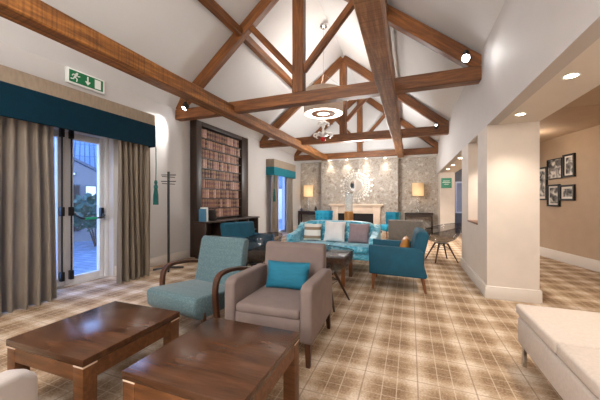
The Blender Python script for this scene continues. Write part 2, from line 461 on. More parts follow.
# ------------------------------------------------------------------ roof timbers
def beam_between(bm, p, q, w, h, up=(0, 1, 0)):
    """rectangular timber between two points (w across 'up', h along it)"""
    p, q = Vector(p), Vector(q)
    return sweep(bm, [p, q], [(-w / 2, -h / 2), (w / 2, -h / 2), (w / 2, h / 2), (-w / 2, h / 2)], up)

def timber(name, p, q, w, d, parent, m='beam'):
    """timber with its own local X along its length so the grain follows it; d is depth along Y for truss members"""
    p, q = Vector(p), Vector(q); L = (q - p).length; t = (q - p).normalized()
    yv = Vector((0, 1, 0)) if abs(t.y) < .9 else Vector((1, 0, 0))
    z = t.cross(yv).normalized(); y = z.cross(t)
    bm = B(); box(bm, 0, L, -d / 2, d / 2, -w / 2, w / 2, .008, 1)
    o = obj(name, bm, m, parent)
    mt = Matrix((t, y, z)).transposed().to_4x4(); mt.translation = p
    o.matrix_basis = mt
    return o

def truss(Y, zb, h, label, queen=False):
    t = thing('roof_truss', label, 'roof truss', (XM, Y, zb), 0, 'timber roof trusses')
    d = .17
    lx, rx = XL - XM, XR - XM
    timber('tie_beam', (lx, 0, h / 2), (rx, 0, h / 2), h, d, t)
    zt = 3.14 - zb
    apex = 5.3 - zb
    timber('king_post', (0, 0, h), (0, 0, apex), .2, d * .9, t)
    sl = .81
    for s, X in ((-1, lx), (1, rx)):
        o = (X, 0, apex + .02 - abs(X) * sl)
        timber('rafter', (X, -.01, apex + .02 - abs(X) * sl), (0, -.01, apex + .02), .2, d * .8, t)
        x1 = .95
        timber('strut', (s * .08, 0, h + .38), (s * x1, 0, apex - .08 - x1 * sl), .11, d * .55, t)
    return t
T1 = truss(4.62, 2.9, .2, 'nearest timber roof truss, with a bright spotlight near its right end')
T2 = truss(8.15, 2.93, .22, 'middle timber roof truss, just beyond the round pendant lamp')
T3 = truss(11.06, 2.88, .22, 'farthest timber roof truss, flush against the patterned fireplace wall')

def long_beam(name, label, x0, x1, y0, y1, z0, z1, m, cat='beam'):
    bm = B(); L = y1 - y0
    w, h = x1 - x0, z1 - z0
    n = 26
    rings = []
    for i in range(n + 1):
        f = i / n; j = .008
        rr = random.Random(hash((round(x0 * 100), i)) & 0xffff)
        dx, dz = rr.uniform(-j, j), rr.uniform(-j, j)
        rings.append([bm.verts.new((f * L, a * w / 2 + dx, b * h / 2 + dz)) for a, b in ((-1, -.88), (-.88, -1), (.88, -1), (1, -.88), (1, .88), (.88, 1), (-.88, 1), (-1, .88))])
    fs = []
    for a, b in zip(rings, rings[1:]):
        for k in range(8): fs.append(bm.faces.new((a[k], a[(k + 1) % 8], b[(k + 1) % 8], b[k])))
    fs += [bm.faces.new(rings[0]), bm.faces.new(rings[-1])]
    bmesh.ops.recalc_face_normals(bm, faces=fs)
    o = obj(name, bm, m, None, ((x0 + x1) / 2, y0, (z0 + z1) / 2), (0, 0, PI / 2), ang=25)
    return tag(o, label, cat)
long_beam('ceiling_beam', 'heavy rough-sawn beam running the length of the left side under the trusses', -3.295, -3.07, -1.2, 11.0, 2.82, 3.03, 'beam_saw')
long_beam('ceiling_beam', 'heavy timber beam running lengthwise overhead, right of the king posts', -.43, -.21, -1.2, 11.0, 2.8, 3.04, 'beam_pale')
long_beam('purlin', 'slim purlin running along the left roof slope under the rafters', -3.02, -2.9, -1.2, 11.2, 4.3, 4.44, 'beam', 'purlin')
long_beam('purlin', 'slim purlin running along the right roof slope above the central beam', -.44, -.32, -1.2, 11.2, 4.06, 4.2, 'beam', 'purlin')

# ------------------------------------------------------------------ garden door, far window
d1 = thing('door_1', '', '', (-4.66, 0, 0)); del d1['label'], d1['category']; d1['kind'] = 'structure'
bm = B()
for q in ((DY0, DY0 + .06, 0, 2.32), (3.17, DY1, 0, 2.32), (DY0 + .06, 3.17, 2.25, 2.32), (DY0 + .06, 3.17, 0, .03)): box(bm, -.05, .05, q[0], q[1], q[2], q[3], .006)
obj('door_frame', bm, 'upvc', d1)
for y0, y1 in ((1.52, 2.6), (2.605, 3.16)):
    bm = B()
    s0, s1 = (.1, .09) if y0 < 2 else (.11, .07)
    box(bm, -.03, .04, y0, y0 + s0, .03, 2.24, .006); box(bm, -.03, .04, y1 - s1, y1, .03, 2.24, .006)
    box(bm, -.03, .04, y0 + s0, y1 - s1, .03, .13, .006); box(bm, -.03, .04, y0 + s0, y1 - s1, 2.14, 2.24, .006)
    lf = obj('door_leaf', bm, 'upvc', d1)
    bm = B(); box(bm, -.004, .004, y0 + s0 - .01, y1 - s1 + .01, .12, 2.15); obj('glass_pane', bm, 'pane', lf)
# panic bolts: rods, brackets and the swing bar
for y in (2.545, 2.665):
    bm = B(); tube(bm, [(.075, y, .12), (.075, y, 2.2)], .011, 8)
    for z in (.1, 1.02, 2.14): box(bm, .04, .1, y - .024, y + .024, z, z + .13, .006)
    obj('bolt_rod', bm, 'black', d1)
bm = B()
box(bm, .04, .1, 3.075, 3.125, .97, 1.13, .01); tube(bm, [(.1, 3.1, 1.03), (.15, 3.09, 1.01), (.165, 3.06, .985), (.165, 3.02, .975)], .016, 8)
tube(bm, [(.1, 2.69, 1.07), (.14, 2.7, 1.02), (.165, 2.74, .985), (.165, 2.8, .972)], .016, 8)
tube(bm, [(.165, 2.8, .972), (.165, 3.02, .975)], .013, 8)
pb = obj('panic_bar', bm, 'black', d1)
bm = B(); tube(bm, [(.165, 2.79, .972), (.165, 2.97, .974)], .0165, 8); obj('grip_sleeve', bm, 'panic_green', pb)

w1 = None
bm = B()
for q in ((8.9, 8.98, 0, 2.3), (10.22, 10.3, 0, 2.3), (8.98, 10.22, 2.2, 2.3), (8.98, 10.22, 0, .1), (9.57, 9.66, .1, 2.2)): box(bm, -4.66, -4.58, q[0], q[1], q[2], q[3], .006)
w1 = struct('window_1', bm, 'upvc')
bm = B(); box(bm, -4.624, -4.616, 8.98, 10.22, .1, 2.2); obj('glass_pane', bm, 'pane', w1)

# ------------------------------------------------------------------ outside
bm = B(); box(bm, -40, -4.72, -12, 40, -.12, -.02); struct('ground', bm, 'paving', smooth=False)
bm = B(); box(bm, -8.3, -8.05, 11.5, 30, -.02, 2.8); struct('wall_courtyard', bm, 'trim', smooth=False)
dv_ = Vector((-1.063, .66)).normalized()
H_ = thing('outbuilding', 'brick outbuilding with a grey tiled roof across the courtyard, seen through the door glass', 'building', (dv_.x * 11, dv_.y * 11, -.02), math.atan2(-dv_.x, dv_.y))
bm = B(); prism(bm, [(-6, 0), (1.6, 0), (1.6, 1.42), (-3.2, 4.05), (-6, 2.5)], 'y', 0, .25); obj('gable_wall', bm, 'brick', H_, smooth=False)
bm = B(); prism(bm, [(1.8, 1.36), (1.8, 1.44), (-3.2, 4.16), (-3.2, 4.08)], 'y', -.08, .3); obj('verge_board', bm, 'slate', H_, smooth=False)
bm = B(); box(bm, -8, 9, 3, 3.2, 0, 2.1); obj('rear_wall', bm, 'brick', H_, smooth=False)
bm = B(); prism(bm, [(2.6, 1.9), (6.5, 4.2), (6.5, 4.3), (2.6, 2.0)], 'x', -9, 10); obj('roof', bm, 'roof_tile', H_, smooth=False)
for x0, x1, z0, z1, mm in ((-.55, -.1, .3, 1.75, 'case'), (.0, .3, 1.35, 1.72, 'lit'), (-.42, -.2, 2.0, 2.12, 'lit'), (.55, 1.1, .5, 1.2, 'case')):
    bm = B(); box(bm, x0, x1, -.04, .02, z0, z1); f = obj('window', bm, 'slate', H_, smooth=False)
    bm = B(); box(bm, x0 + .03, x1 - .03, -.05, -.03, z0 + .03, z1 - .03); obj('pane', bm, mm if mm != 'lit' else glow('lit_window', (225, 235, 255), .9), f, smooth=False)

def leaves_mesh(n, rx, ry, rz, size, seed, z0=0):
    rr = random.Random(seed); bm = B()
    for i in range(n):
        th = rr.uniform(0, 2 * PI); ph = math.acos(rr.uniform(-1, 1)); r = rr.uniform(.5, 1) ** .5
        c = Vector((rx * r * math.sin(ph) * math.cos(th), ry * r * math.sin(ph) * math.sin(th), z0 + rz + rz * r * math.cos(ph)))
        a = Vector((rr.uniform(-1, 1), rr.uniform(-1, 1), rr.uniform(-.6, 1))).normalized(); b = a.orthogonal().normalized(); s = size * rr.uniform(.6, 1.3)
        k = a.cross(b)
        v = [bm.verts.new(p) for p in (c, c + a * s * .5 + b * s * .3, c + a * s, c + a * s * .5 - b * s * .3)]
        m_ = bm.verts.new(c + a * s * .5 + k * s * .08)
        for q in range(4): bm.faces.new((v[q], v[(q + 1) % 4], m_))
    return bm
sh = thing('shrub', 'dark green leafy shrub in the courtyard, outside the garden door', 'shrub', (dv_.x * 9.6 + .12, dv_.y * 9.6 + .2, -.02))
obj('foliage', leaves_mesh(420, .6, .6, .45, .2, 3, .45), 'leaf', sh)
bm = B()
for k in range(5): tube(bm, [(0, 0, 0), (.12 * math.cos(k * 1.3), .12 * math.sin(k * 1.3), .4), (.3 * math.cos(k * 1.3), .3 * math.sin(k * 1.3), .8)], [.025, .018, .008], 6)
obj('stem', bm, 'leg', sh)

# ------------------------------------------------------------------ curtains, pelmets, tassels
def curtain(label, x, y0, y1, z0, z1, folds, amp, seed, group=None, topk=.8, pull=0):
    rr = random.Random(seed); bm = B()
    ny, nz = folds * 10, 24
    ph = [rr.uniform(-.5, .5) for _ in range(folds + 1)]; am = [rr.uniform(.65, 1.2) for _ in range(folds + 1)]
    rows = []
    for j in range(nz + 1):
        t = j / nz; z = z0 + (z1 - z0) * t
        row = []
        for i in range(ny + 1):
            u = i / ny; k = min(int(u * folds), folds - 1)
            w = math.sin(2 * PI * (u * folds + .18 * ph[k] * math.sin(PI * (u * folds - k))))
            w = math.copysign(abs(w) ** .8, w)
            A = amp * am[k] * (.7 + .3 * (1 - t)) * (1 - .35 * t)
            mid = (y0 + y1) / 2
            kk = topk + (1 - topk) * (1 - t) ** .8
            yy = mid + (y0 + (y1 - y0) * u - mid) * kk + .012 * math.sin(7 * u + 3 * t + seed)
            n_ = noise.noise(Vector((u * 5, t * 2.2, seed))) * .035 * (1 - t) + pull * math.sin(PI * t) * 0
            row.append(bm.verts.new((x + A * w + n_, yy, z - (.015 * abs(w) if j == 0 else 0))))
        rows.append(row)
    for a, b in zip(rows, rows[1:]):
        for i in range(ny): bm.faces.new((a[i], a[i + 1], b[i + 1], b[i]))
    geo = bmesh.ops.solidify(bm, geom=bm.faces[:], thickness=.006)
    o = obj('curtain', bm, 'curtain', ang=80)
    return tag(o, label, 'curtain', group)
curtain('long taupe curtain at the left of the white garden door', -4.16, 1.32, 2.24, .012, 2.3, 8, .075, 1, 'full-length curtains', .97)
curtain('long taupe curtain at the right of the white garden door, beside the coat stand', -4.1, 3.0, 3.58, .012, 2.3, 6, .09, 5, 'full-length curtains', .97)
curtain('narrow taupe curtain on the near side of the far window', -4.3, 8.52, 9.02, .012, 2.25, 4, .06, 8, 'full-length curtains', .95)
curtain('narrow taupe curtain on the far side of the far window', -4.3, 9.78, 10.36, .012, 2.25, 4, .06, 9, 'full-length curtains', .95)

def pelmet(label, y0, y1, xf, zt, zm, zb, teal):
    p = thing('curtain_pelmet', label, 'pelmet', (XL, (y0 + y1) / 2, zb))
    hy = (y1 - y0) / 2; D = xf - XL; q = zm - zb; Ht = zt - zb
    def band(z0, z1, e, top):
        bm = B()
        box(bm, D - .03 - e, D + e, -hy - e, hy + e, z0, z1, .006); box(bm, 0, D - .03 - e, -hy - e, -hy + .03, z0, z1, .004); box(bm, 0, D - .03 - e, hy - .03, hy + e, z0, z1, .004)
        if top: box(bm, 0, D - .03, -hy + .03, hy - .03, z1 - .02, z1)
        return bm
    obj('linen_band', band(q - .02, Ht, 0, True), 'linen', p)
    obj('teal_band', band(0, q, .004, False), teal, p)
    return p
pelmet('large box pelmet with a dark teal lower band over the garden door', 1.0, 3.57, -3.965, 2.66, 2.49, 2.13, 'pelmet_teal')
pelmet('smaller box pelmet with a bright teal lower band over the far window', 8.5, 10.4, -4.2, 2.62, 2.36, 2.08, 'pelmet_teal_bright')

def tassel(label, x, y, z1, z0):
    t = thing('tassel', label, 'tassel', (x, y, z0), 0, 'curtain tassels')
    L = z1 - z0
    bm = B(); tube(bm, [(0, 0, .4), (.006, 0, .4 + (L - .4) * .5), (0, 0, L)], .007, 6); obj('cord', bm, 'tassel', t)
    bm = B(); lathe(bm, [(.008, .42), (.022, .4), (.026, .37), (.016, .34), (.03, .32), (.034, .29), (.02, .27)], 14); obj('head', bm, 'tassel', t)
    bm = B()
    for k in range(22):
        a = 2 * PI * k / 22
        tube(bm, [(.02 * math.cos(a), .02 * math.sin(a), .28), (.034 * math.cos(a), .034 * math.sin(a), .16), (.037 * math.cos(a), .037 * math.sin(a), .0)], .0055, 5)
    obj('fringe', bm, 'tassel', t)
tassel('green tassel hanging on a cord from the garden door pelmet, beside the coat stand', -4.0, 3.61, 2.14, 1.17)
tassel('green tassel hanging on a cord at the near edge of the far window pelmet', -4.17, 8.46, 2.1, 1.2)

# ------------------------------------------------------------------ exit sign
ex = thing('exit_sign', 'green and white emergency exit sign with running figure and down arrow', 'sign', (XL, 2.795, 2.9))
bm = B(); box(bm, 0, .045, -.265, .265, 0, .215, .006); obj('casing', bm, 'sign_white', ex)
bm = B(); box(bm, .045, .05, -.235, .235, .025, .19); gp = obj('green_panel', bm, 'green', ex, smooth=False)
# text plane coordinates: y to the right as seen from the room
def flat(bm, pts, x0=.05, x1=.053): return prism(bm, pts, 'x', x0, x1)
bm = B()
lathe(bm, [(.014, 0), (.014, .003)], 16)
bmesh.ops.transform(bm, matrix=Matrix.Translation((.05, -.135, .158)) @ Matrix.Rotation(PI / 2, 4, 'Y'), verts=bm.verts[:])
def limb(bm, pts, w): 
    for (a, b) in zip(pts, pts[1:]):
        a, b = Vector(a), Vector(b); n_ = Vector((b.y - a.y, a.x - b.x)).normalized() * w / 2; e = (b - a).normalized() * w * .3
        flat(bm, [a - e + n_, b + e + n_, b + e - n_, a - e - n_])
limb(bm, [(-.145, .143), (-.165, .1)], .028)
limb(bm, [(-.15, .138), (-.115, .12), (-.1, .128)], .013); limb(bm, [(-.15, .138), (-.185, .135), (-.2, .112)], .013)
limb(bm, [(-.16, .1), (-.135, .078), (-.142, .045)], .016); limb(bm, [(-.168, .1), (-.185, .07), (-.215, .066)], .016)
obj('running_figure', bm, 'sign_white', gp, smooth=False)
bm = B(); limb(bm, [(.01, .165), (.01, .07)], .02); flat(bm, [(-.028, .092), (-.014, .104), (.01, .076), (.034, .104), (.048, .092), (.01, .045)])
obj('down_arrow', bm, 'sign_white', gp, smooth=False)
bm = B(); box(bm, .05, .053, .11, .2, .04, .175); obj('door_symbol', bm, 'sign_white', gp, smooth=False)

# ------------------------------------------------------------------ spotlights on the trusses
def spotlight(loc, aim, label, power, size, blend=.6, col=(1, .97, .93)):
    t = thing('spotlight', label, 'spotlight', loc, 0, 'truss spotlights')
    dv = (Vector(aim) - Vector(loc)).normalized()
    q = dv.to_track_quat('-Z', 'Y')
    bm = B(); lathe(bm, [(.036, -.005), (.036, .02), (.03, .03)], 16); obj('mount', bm, 'black', t)
    hc = Vector((0, 0, -.07))
    bm = B(); tube(bm, [(0, 0, 0), (0, 0, -.03), hc - dv * .02], .012, 8); obj('bracket', bm, 'black', t)
    bm = B(); lathe(bm, [(.03, .08), (.05, .06), (.056, -.05), (.05, -.052), (.044, -.03)], 20, cap=False); h = obj('lamp_head', bm, 'black', t, hc); h.rotation_euler = q.to_euler()
    bm = B(); lathe(bm, [(.046, -.036), (.046, -.03)], 20); obj('bulb_face', bm, 'spot_on', h)
    L = bpy.data.lights.new('spot', 'SPOT'); L.energy = power; L.spot_size = size; L.spot_blend = blend; L.color = col; L.shadow_soft_size = .04
    o = bpy.data.objects.new('spot', L); COL.objects.link(o)
    o.location = Vector(loc) + hc + dv * .07; o.rotation_euler = q.to_euler()
    return t

# ------------------------------------------------------------------ round pendant
PX, PY = -1.9, 6.45
pd = thing('pendant_lamp', 'large round cream drum pendant lamp with glowing ringed underside', 'pendant lamp', (PX, PY, 3.27))
RAD = .46
bm = B(); lathe(bm, [(RAD, 0), (RAD, .53), (RAD - .012, .53), (RAD - .012, 0), (RAD, 0)], 48, cap=False); obj('drum_shade', bm, 'drum', pd)
bm = B(); lathe(bm, [(.275, .012), (RAD - .012, .012), (RAD - .012, .02), (.275, .02), (.275, .012)], 48, cap=False); obj('diffuser_ring', bm, 'diffuser', pd)
bm = B(); lathe(bm, [(.15, -.004), (.28, -.004), (.28, .024), (.15, .024), (.15, -.004)], 48, cap=False); obj('bronze_ring', bm, 'copper', pd)
bm = B(); lathe(bm, [(.15, .008), (.15, .018)], 40); obj('diffuser_disc', bm, 'diffuser', pd)
bm = B(); lathe(bm, [(.09, 2.09), (.09, 2.04), (.05, 2.01), (.01, 2.0)], 24); obj('ceiling_rose', bm, 'chrome', pd, (0, 0, .0))
bm = B()
tube(bm, [(0, 0, .6), (0, 0, 2.02)], .006, 6)
for k in range(3):
    a = 2 * PI * k / 3; tube(bm, [(0, 0, .95), (.44 * math.cos(a), .44 * math.sin(a), .58)], .004, 5)
obj('suspension_wire', bm, 'chrome', pd)

# glass ornament hanging under it
orn = thing('glass_ornament', 'white curled glass ornament with a red ball, hanging beneath the drum pendant', 'ornament', (PX, PY - .02, 2.62))
bm = B(); tube(bm, [(0, 0, .3), (0, 0, .66)], .006, 6); lathe(bm, [(.012, .18), (.03, .24), (.018, .3), (.034, .36), (.012, .42)], 14); obj('stem', bm, 'white_glass', orn)
for ring, (r0, z0, n_) in enumerate(((.17, .14, 7), (.1, .4, 5))):
    for k in range(n_):
        a = 2 * PI * k / n_ + ring * .4; c_, s_ = math.cos(a), math.sin(a)
        bm = B(); P_ = []
        for i in range(12):
            t = i / 11; rr_ = r0 * math.sin(t * 2.2) / math.sin(1.57); P_.append((rr_ * c_, rr_ * s_, z0 + .05 * math.sin(t * PI * 1.4) - .02 + .03 * t))
        tube(bm, P_, [.03 - .016 * i / 11 for i in range(12)], 8); obj('curl', bm, 'white_glass', orn)
orn.scale = (1.3, 1.3, 1)
bm = B(); lathe(bm, [(.0, .0), (.03, .012), (.05, .045), (.05, .07), (.03, .1), (0, .112)], 20); obj('red_ball', bm, 'red', orn)

# ------------------------------------------------------------------ bookcase with volumes, low cabinet, coat stand
BY0, BY1, BXF = 4.96, 7.08, -4.32
bc = thing('bookcase', 'tall dark wood bookcase filled with brown volumes on the left wall', 'bookcase', (XL, (BY0 + BY1) / 2, 0))
hy = (BY1 - BY0) / 2; D = BXF - XL
IY0, IY1 = 5.13 - (BY0 + BY1) / 2, 6.74 - (BY0 + BY1) / 2
for q, z1 in (((-hy, IY0), 3.0), ((IY1 + .02, hy), 3.0)):
    bm = B(); box(bm, 0, D, q[0], q[1], 0, z1, .008); obj('side_panel', bm, 'case', bc)
bm = B(); box(bm, 0, D, IY0, IY1 + .02, 2.9, 3.0, .008); obj('top_panel', bm, 'case', bc)
bm = B(); box(bm, 0, .02, IY0, IY1 + .02, 0, 2.9); obj('back_panel', bm, 'case', bc)
SZ = [.84 + .228 * k for k in range(10)]
for z in SZ[:-1]:
    bm = B(); box(bm, .02, D - .03, IY0, IY1 + .02, z - .018, z); obj('shelf', bm, 'case', bc)
BK = [mat('leather_spine', c, .5, .25, 14, sc3=(1, 1, 2)) for c in ((128, 88, 82), (168, 130, 122), (82, 50, 48), (196, 162, 152), (108, 74, 72), (144, 102, 92))]
BK2 = mat('gilt_band', (196, 160, 110), .4, .1, 20)
protos = []
def book_proto(i, w, h, m):
    bm = B()
    prism(bm, [(-.05, -w / 2), (.035, -w / 2), (.047, -w / 4), (.05, 0), (.047, w / 4), (.035, w / 2), (-.05, w / 2)], 'z', 0, h)
    for z in (.18, .32, .75, .88): prism(bm, [(.03, -w / 2 + .001), (.0365, -w / 2 + .001), (.049, -w / 4), (.053, 0), (.049, w / 4), (.0365, w / 2 - .001), (.03, w / 2 - .001)], 'z', h * z, h * z + .008)
    o = obj('book', bm, m, ang=30)
    o.data.materials.append(BK2)
    for p in o.data.polygons:
        if p.index >= 9: p.material_index = 1
    return o
rows = ['topmost', 'second', 'third', 'fourth', 'fifth', 'sixth', 'seventh', 'eighth', 'ninth']
for i in range(9): protos.append((book_proto(i, (.07, .08, .092)[i % 3], (.2, .204, .196)[(i // 3) % 3], BK[i % 6]), (.07, .08, .092)[i % 3]))
used = set()
rb = random.Random(11)
for r in range(9):
    z = SZ[8 - r]; y = IY0 + .004; k = 0
    while True:
        i = rb.randrange(9); p, w = protos[i]
        if y + w > IY1 + .012: break
        o = p if i not in used else p.copy()
        if i in used: COL.objects.link(o)
        used.add(i)
        o.location = (XL + .075 + rb.uniform(-.004, .004), (BY0 + BY1) / 2 + y + w / 2, z)
        tag(o, f'brown leather-bound volume standing in the {rows[r]} row from the top of the dark bookcase', 'book', f'volumes in the {rows[r]} bookcase row')
        y += w + .007; k += 1

lc = thing('low_cabinet', 'long low dark cabinet with open compartments below the bookcase', 'cabinet', (XL, 5.98, 0))
cx0, cx1, cy = .2, .5, 1.12
bm = B(); box(bm, cx0 - .01, cx1 + .03, -cy - .02, cy + .02, .75, .79, .006); obj('cabinet_top', bm, 'case', lc)
for y in (-cy, -.56, 0, .56, cy - .03):
    bm = B(); box(bm, cx0, cx1, y, y + .03, .08, .75, .003); obj('divider', bm, 'case', lc)
for a in (-cy + .03, -.53, .03, .59):
    bm = B(); box(bm, cx0 + .02, cx1 - .02, a, min(a + .53, cy - .03), .42, .44); obj('inner_shelf', bm, 'case', lc)
bm = B(); box(bm, cx0, cx0 + .015, -cy + .03, cy - .03, .08, .75); obj('back_panel', bm, 'case', lc)
bm = B(); box(bm, cx0 + .03, cx1 - .03, -cy, cy, 0, .08); obj('plinth', bm, 'case', lc)
for (y, w, h, c, lab, tilt) in ((4.93, .035, .27, (70, 120, 150), 'pale blue book standing upright at the near end of the low cabinet', 0), (4.985, .05, .3, (220, 220, 216), 'white book standing upright at the near end of the low cabinet', 0), (5.28, .05, .24, (52, 44, 42), 'dark book leaning on the low cabinet, in front of the bookcase', .22)):
    bm = B(); prism(bm, [(-.09, -w / 2), (.08, -w / 2), (.09, 0), (.08, w / 2), (-.09, w / 2)], 'z', 0, h)
    o = obj('book', bm, mat('cloth_cover', c, .6, .1, 10), None, (-4.13, y, .791 + (.5 * w * math.sin(tilt))), (tilt, 0, 0), smooth=False)
    tag(o, lab, 'book')

cs = thing('coat_stand', 'slim black metal coat stand with peg arms beside the curtain', 'coat stand', (-4.05, 3.93, 0))
bm = B(); tube(bm, [(0, 0, .03), (0, 0, 1.76)], .021, 10); obj('pole', bm, 'black', cs)
for k, z in enumerate((1.7, 1.665, 1.62, 1.585, 1.54)):
    a = .4 + k * 1.05
    bm = B(); tube(bm, [(-.13 * math.cos(a), -.13 * math.sin(a), z), (.13 * math.cos(a), .13 * math.sin(a), z)], .0075, 6); obj('peg', bm, 'black', cs)
for k in range(4):
    a = PI / 4 + k * PI / 2
    bm = B(); tube(bm, [(0, 0, .05), (.1 * math.cos(a), .1 * math.sin(a), .035), (.25 * math.cos(a), .25 * math.sin(a), .02)], [.018, .016, .016], 8); obj('foot', bm, 'black', cs)

# ------------------------------------------------------------------ coffee tables
def coffee_table(w, d, h=.43):
    t = thing('coffee_table', '', 'coffee table', (0, 0, 0), 0, 'square walnut coffee tables')
    hw, hd = w / 2, d / 2
    bm = B(); box(bm, -hw, hw, -hd, hd, h - .04, h, .004); obj('tabletop', bm, 'table', t)
    ap = .055
    bm = B()
    for s in (-1, 1):
        box(bm, -hw + .08, hw - .08, s * (hd - .018) - .012, s * (hd - .018) + .012, h - .044 - .08, h - .044)
        box(bm, s * (hw - .018) - .012, s * (hw - .018) + .012, -hd + .08, hd - .08, h - .044 - .08, h - .044)
    obj('apron', bm, 'table_side', t)
    for sx in (-1, 1):
        for sy in (-1, 1):
            bm = B(); xa, ya = sx * (hw - .004), sy * (hd - .004)
            x0, x1 = sorted((xa, xa - sx * .075)); y0, y1 = sorted((ya, ya - sy * .075))
            box(bm, x0, x1, y0, y1, 0, h - .05, .003); lg = obj('leg', bm, 'table_side', t)
            bm = B(); box(bm, x0, x1, y0, y1, h - .05, h - .04); obj('inlay_strip', bm, 'stone', lg)
    return t
ct = coffee_table(.66, .68)
place(ct, (-1.9, 1.29, 0), R(1.5), 'square walnut coffee table nearest the curtain, with blue window reflection on top')
for loc, rz, lab in (((-.965, 1.31, 0), R(.5), 'square walnut coffee table directly in front of the grey velvet armchair'),):
    place(copy_tree(ct), loc, rz, lab)

st = thing('side_table', 'narrow wooden side table with a pale top beside a smoked tub chair', 'side table', (-1.06, 4.36, 0))
bm = B(); box(bm, -.18, .165, -.29, .29, .405, .425, .004); obj('tabletop', bm, 'white_glass', st)
bm = B()
for s in (-1, 1): box(bm, *sorted((s * .18, s * .155)), -.3, .3, .33, .4, .003); box(bm, -.155, .155, *sorted((s * .3, s * .278)), .33, .4, .003)
obj('apron', bm, 'leg_light', st)
for sx in (-1, 1):
    for sy in (-1, 1):
        bm = B(); box(bm, *sorted((sx * .185, sx * .13)), *sorted((sy * .305, sy * .255)), 0, .404, .004); obj('leg', bm, 'leg_light', st)

# ------------------------------------------------------------------ armchairs
def tapered_leg(bm, x, y, z1, dx, dy, w1=.05, w0=.032):
    v = []
    for (cx, cy, z, w) in ((x + dx, y + dy, 0, w0), (x, y, z1, w1)):
        v.append([bm.verts.new((cx + a * w / 2, cy + b * w / 2, z)) for a, b in ((-1, -1), (1, -1), (1, 1), (-1, 1))])
    f = [bm.faces.new(v[0][::-1]), bm.faces.new(v[1])]
    for j in range(4): f.append(bm.faces.new((v[0][j], v[0][(j + 1) % 4], v[1][(j + 1) % 4], v[1][j])))
    bmesh.ops.bevel(bm, geom=list({e for x in f for e in x.edges}), offset=.004, segments=1, affect='EDGES')
    return bm

def armchair(label, fab, loc, rz, W=.74, Dp=.76, zb=.19, za=.62, ztop=.83, arm=.095, style='square', legm='leg', group=None):
    """faces -Y"""
    t = thing('armchair', label, 'armchair', loc, rz, group)
    hw, hd = W / 2, Dp / 2
    for s in (-1, 1):
        x0, x1 = sorted((s * hw, s * (hw - arm)))
        if style == 'square':
            o = [(-hd, zb), (-hd, za - .03), (-hd + .06, za), (hd - .16, za - .005), (hd - .06, za - .03), (hd - .03, zb)]
        else:
            o = [(-hd, zb + .01), (-hd - .005, za), (hd - .1, za - .025), (hd - .045, za - .08), (hd - .055, zb + .12), (hd - .01, zb - .01)]
        bm = B(); prism(bm, o, 'x', x0, x1, .022, 3); obj('arm', bm, fab, t)
    iw = hw - arm
    bm = B(); box(bm, -iw + .001, iw - .001, -hd + .012, hd - .12, zb + .005, .36, .012); obj('seat_frame', bm, fab, t)
    bm = B(); box(bm, -iw + .003, iw - .003, -hd + .004, hd - .15, .35, .43, .03, 3); obj('seat_cushion', bm, fab, t)
    bm = B()
    if style == 'square': o = [(hd - .2, .3), (hd - .16, .45), (hd - .125, ztop - .03), (hd - .09, ztop), (hd - .03, ztop - .005), (hd - .005, ztop - .05), (hd - .03, .45), (hd - .05, zb)]
    else: o = [(hd - .24, .3), (hd - .2, .5), (hd - .14, ztop - .03), (hd - .1, ztop), (hd + .0, ztop - .02), (hd + .02, ztop - .06), (hd - .04, za - .1), (hd - .045, zb + .15), (hd, zb)]
    prism(bm, o, 'x', -iw - (.03 if style == 'square' else .06), iw + (.03 if style == 'square' else .06), .02, 3); obj('backrest', bm, fab, t)
    for sx in (-1, 1):
        for sy in (-1, 1):
            bm = B(); tapered_leg(bm, sx * (hw - .045), (-hd + .06) if sy < 0 else (hd - .07), zb + .01, sx * .004, sy * (.01 if sy < 0 else .045)); obj('leg', bm, legm, t)
    return t
armchair('grey velvet armchair holding the small bright teal cushion', 'grey_velvet', (-1.05, 2.32, 0), R(2.5))
armchair('pale grey armchair cut off by the frame beside the first coffee table', 'pale_velvet', (-1.76, .3, 0), R(180), W=.8, za=.6)
armchair('teal velvet armchair seen side-on in front of the turquoise sofa', 'teal_velvet', (-.17, 4.46, 0), R(-88), W=.74, Dp=.76, zb=.21, style='curved', legm='leg_light', arm=.085, group='teal velvet armchairs')
armchair('teal velvet armchair by the low cabinet, behind the pale blue armchair', 'teal_velvet', (-2.84, 4.6, 0), R(65), W=.72, zb=.21, style='curved', legm='leg_light', arm=.085, group='teal velvet armchairs')

bm = B(); pillow(bm, .42, .25, .13, Matrix.Rotation(R(-14), 4, 'X'), 14)
tag(obj('cushion', bm, 'teal_cushion', None, (-1.06, 2.43, .552), (0, 0, R(4)), ang=80), 'small rectangular teal cushion lying on the grey velvet armchair', 'cushion')
bm = B(); pillow(bm, .36, .3, .13, Matrix.Rotation(R(-12), 4, 'X'), 14)
tag(obj('cushion', bm, 'amber', None, (-.075, 4.5, .56), (0, 0, R(-88)), ang=80), 'small ochre cushion tucked against the back of the side-on teal armchair', 'cushion')

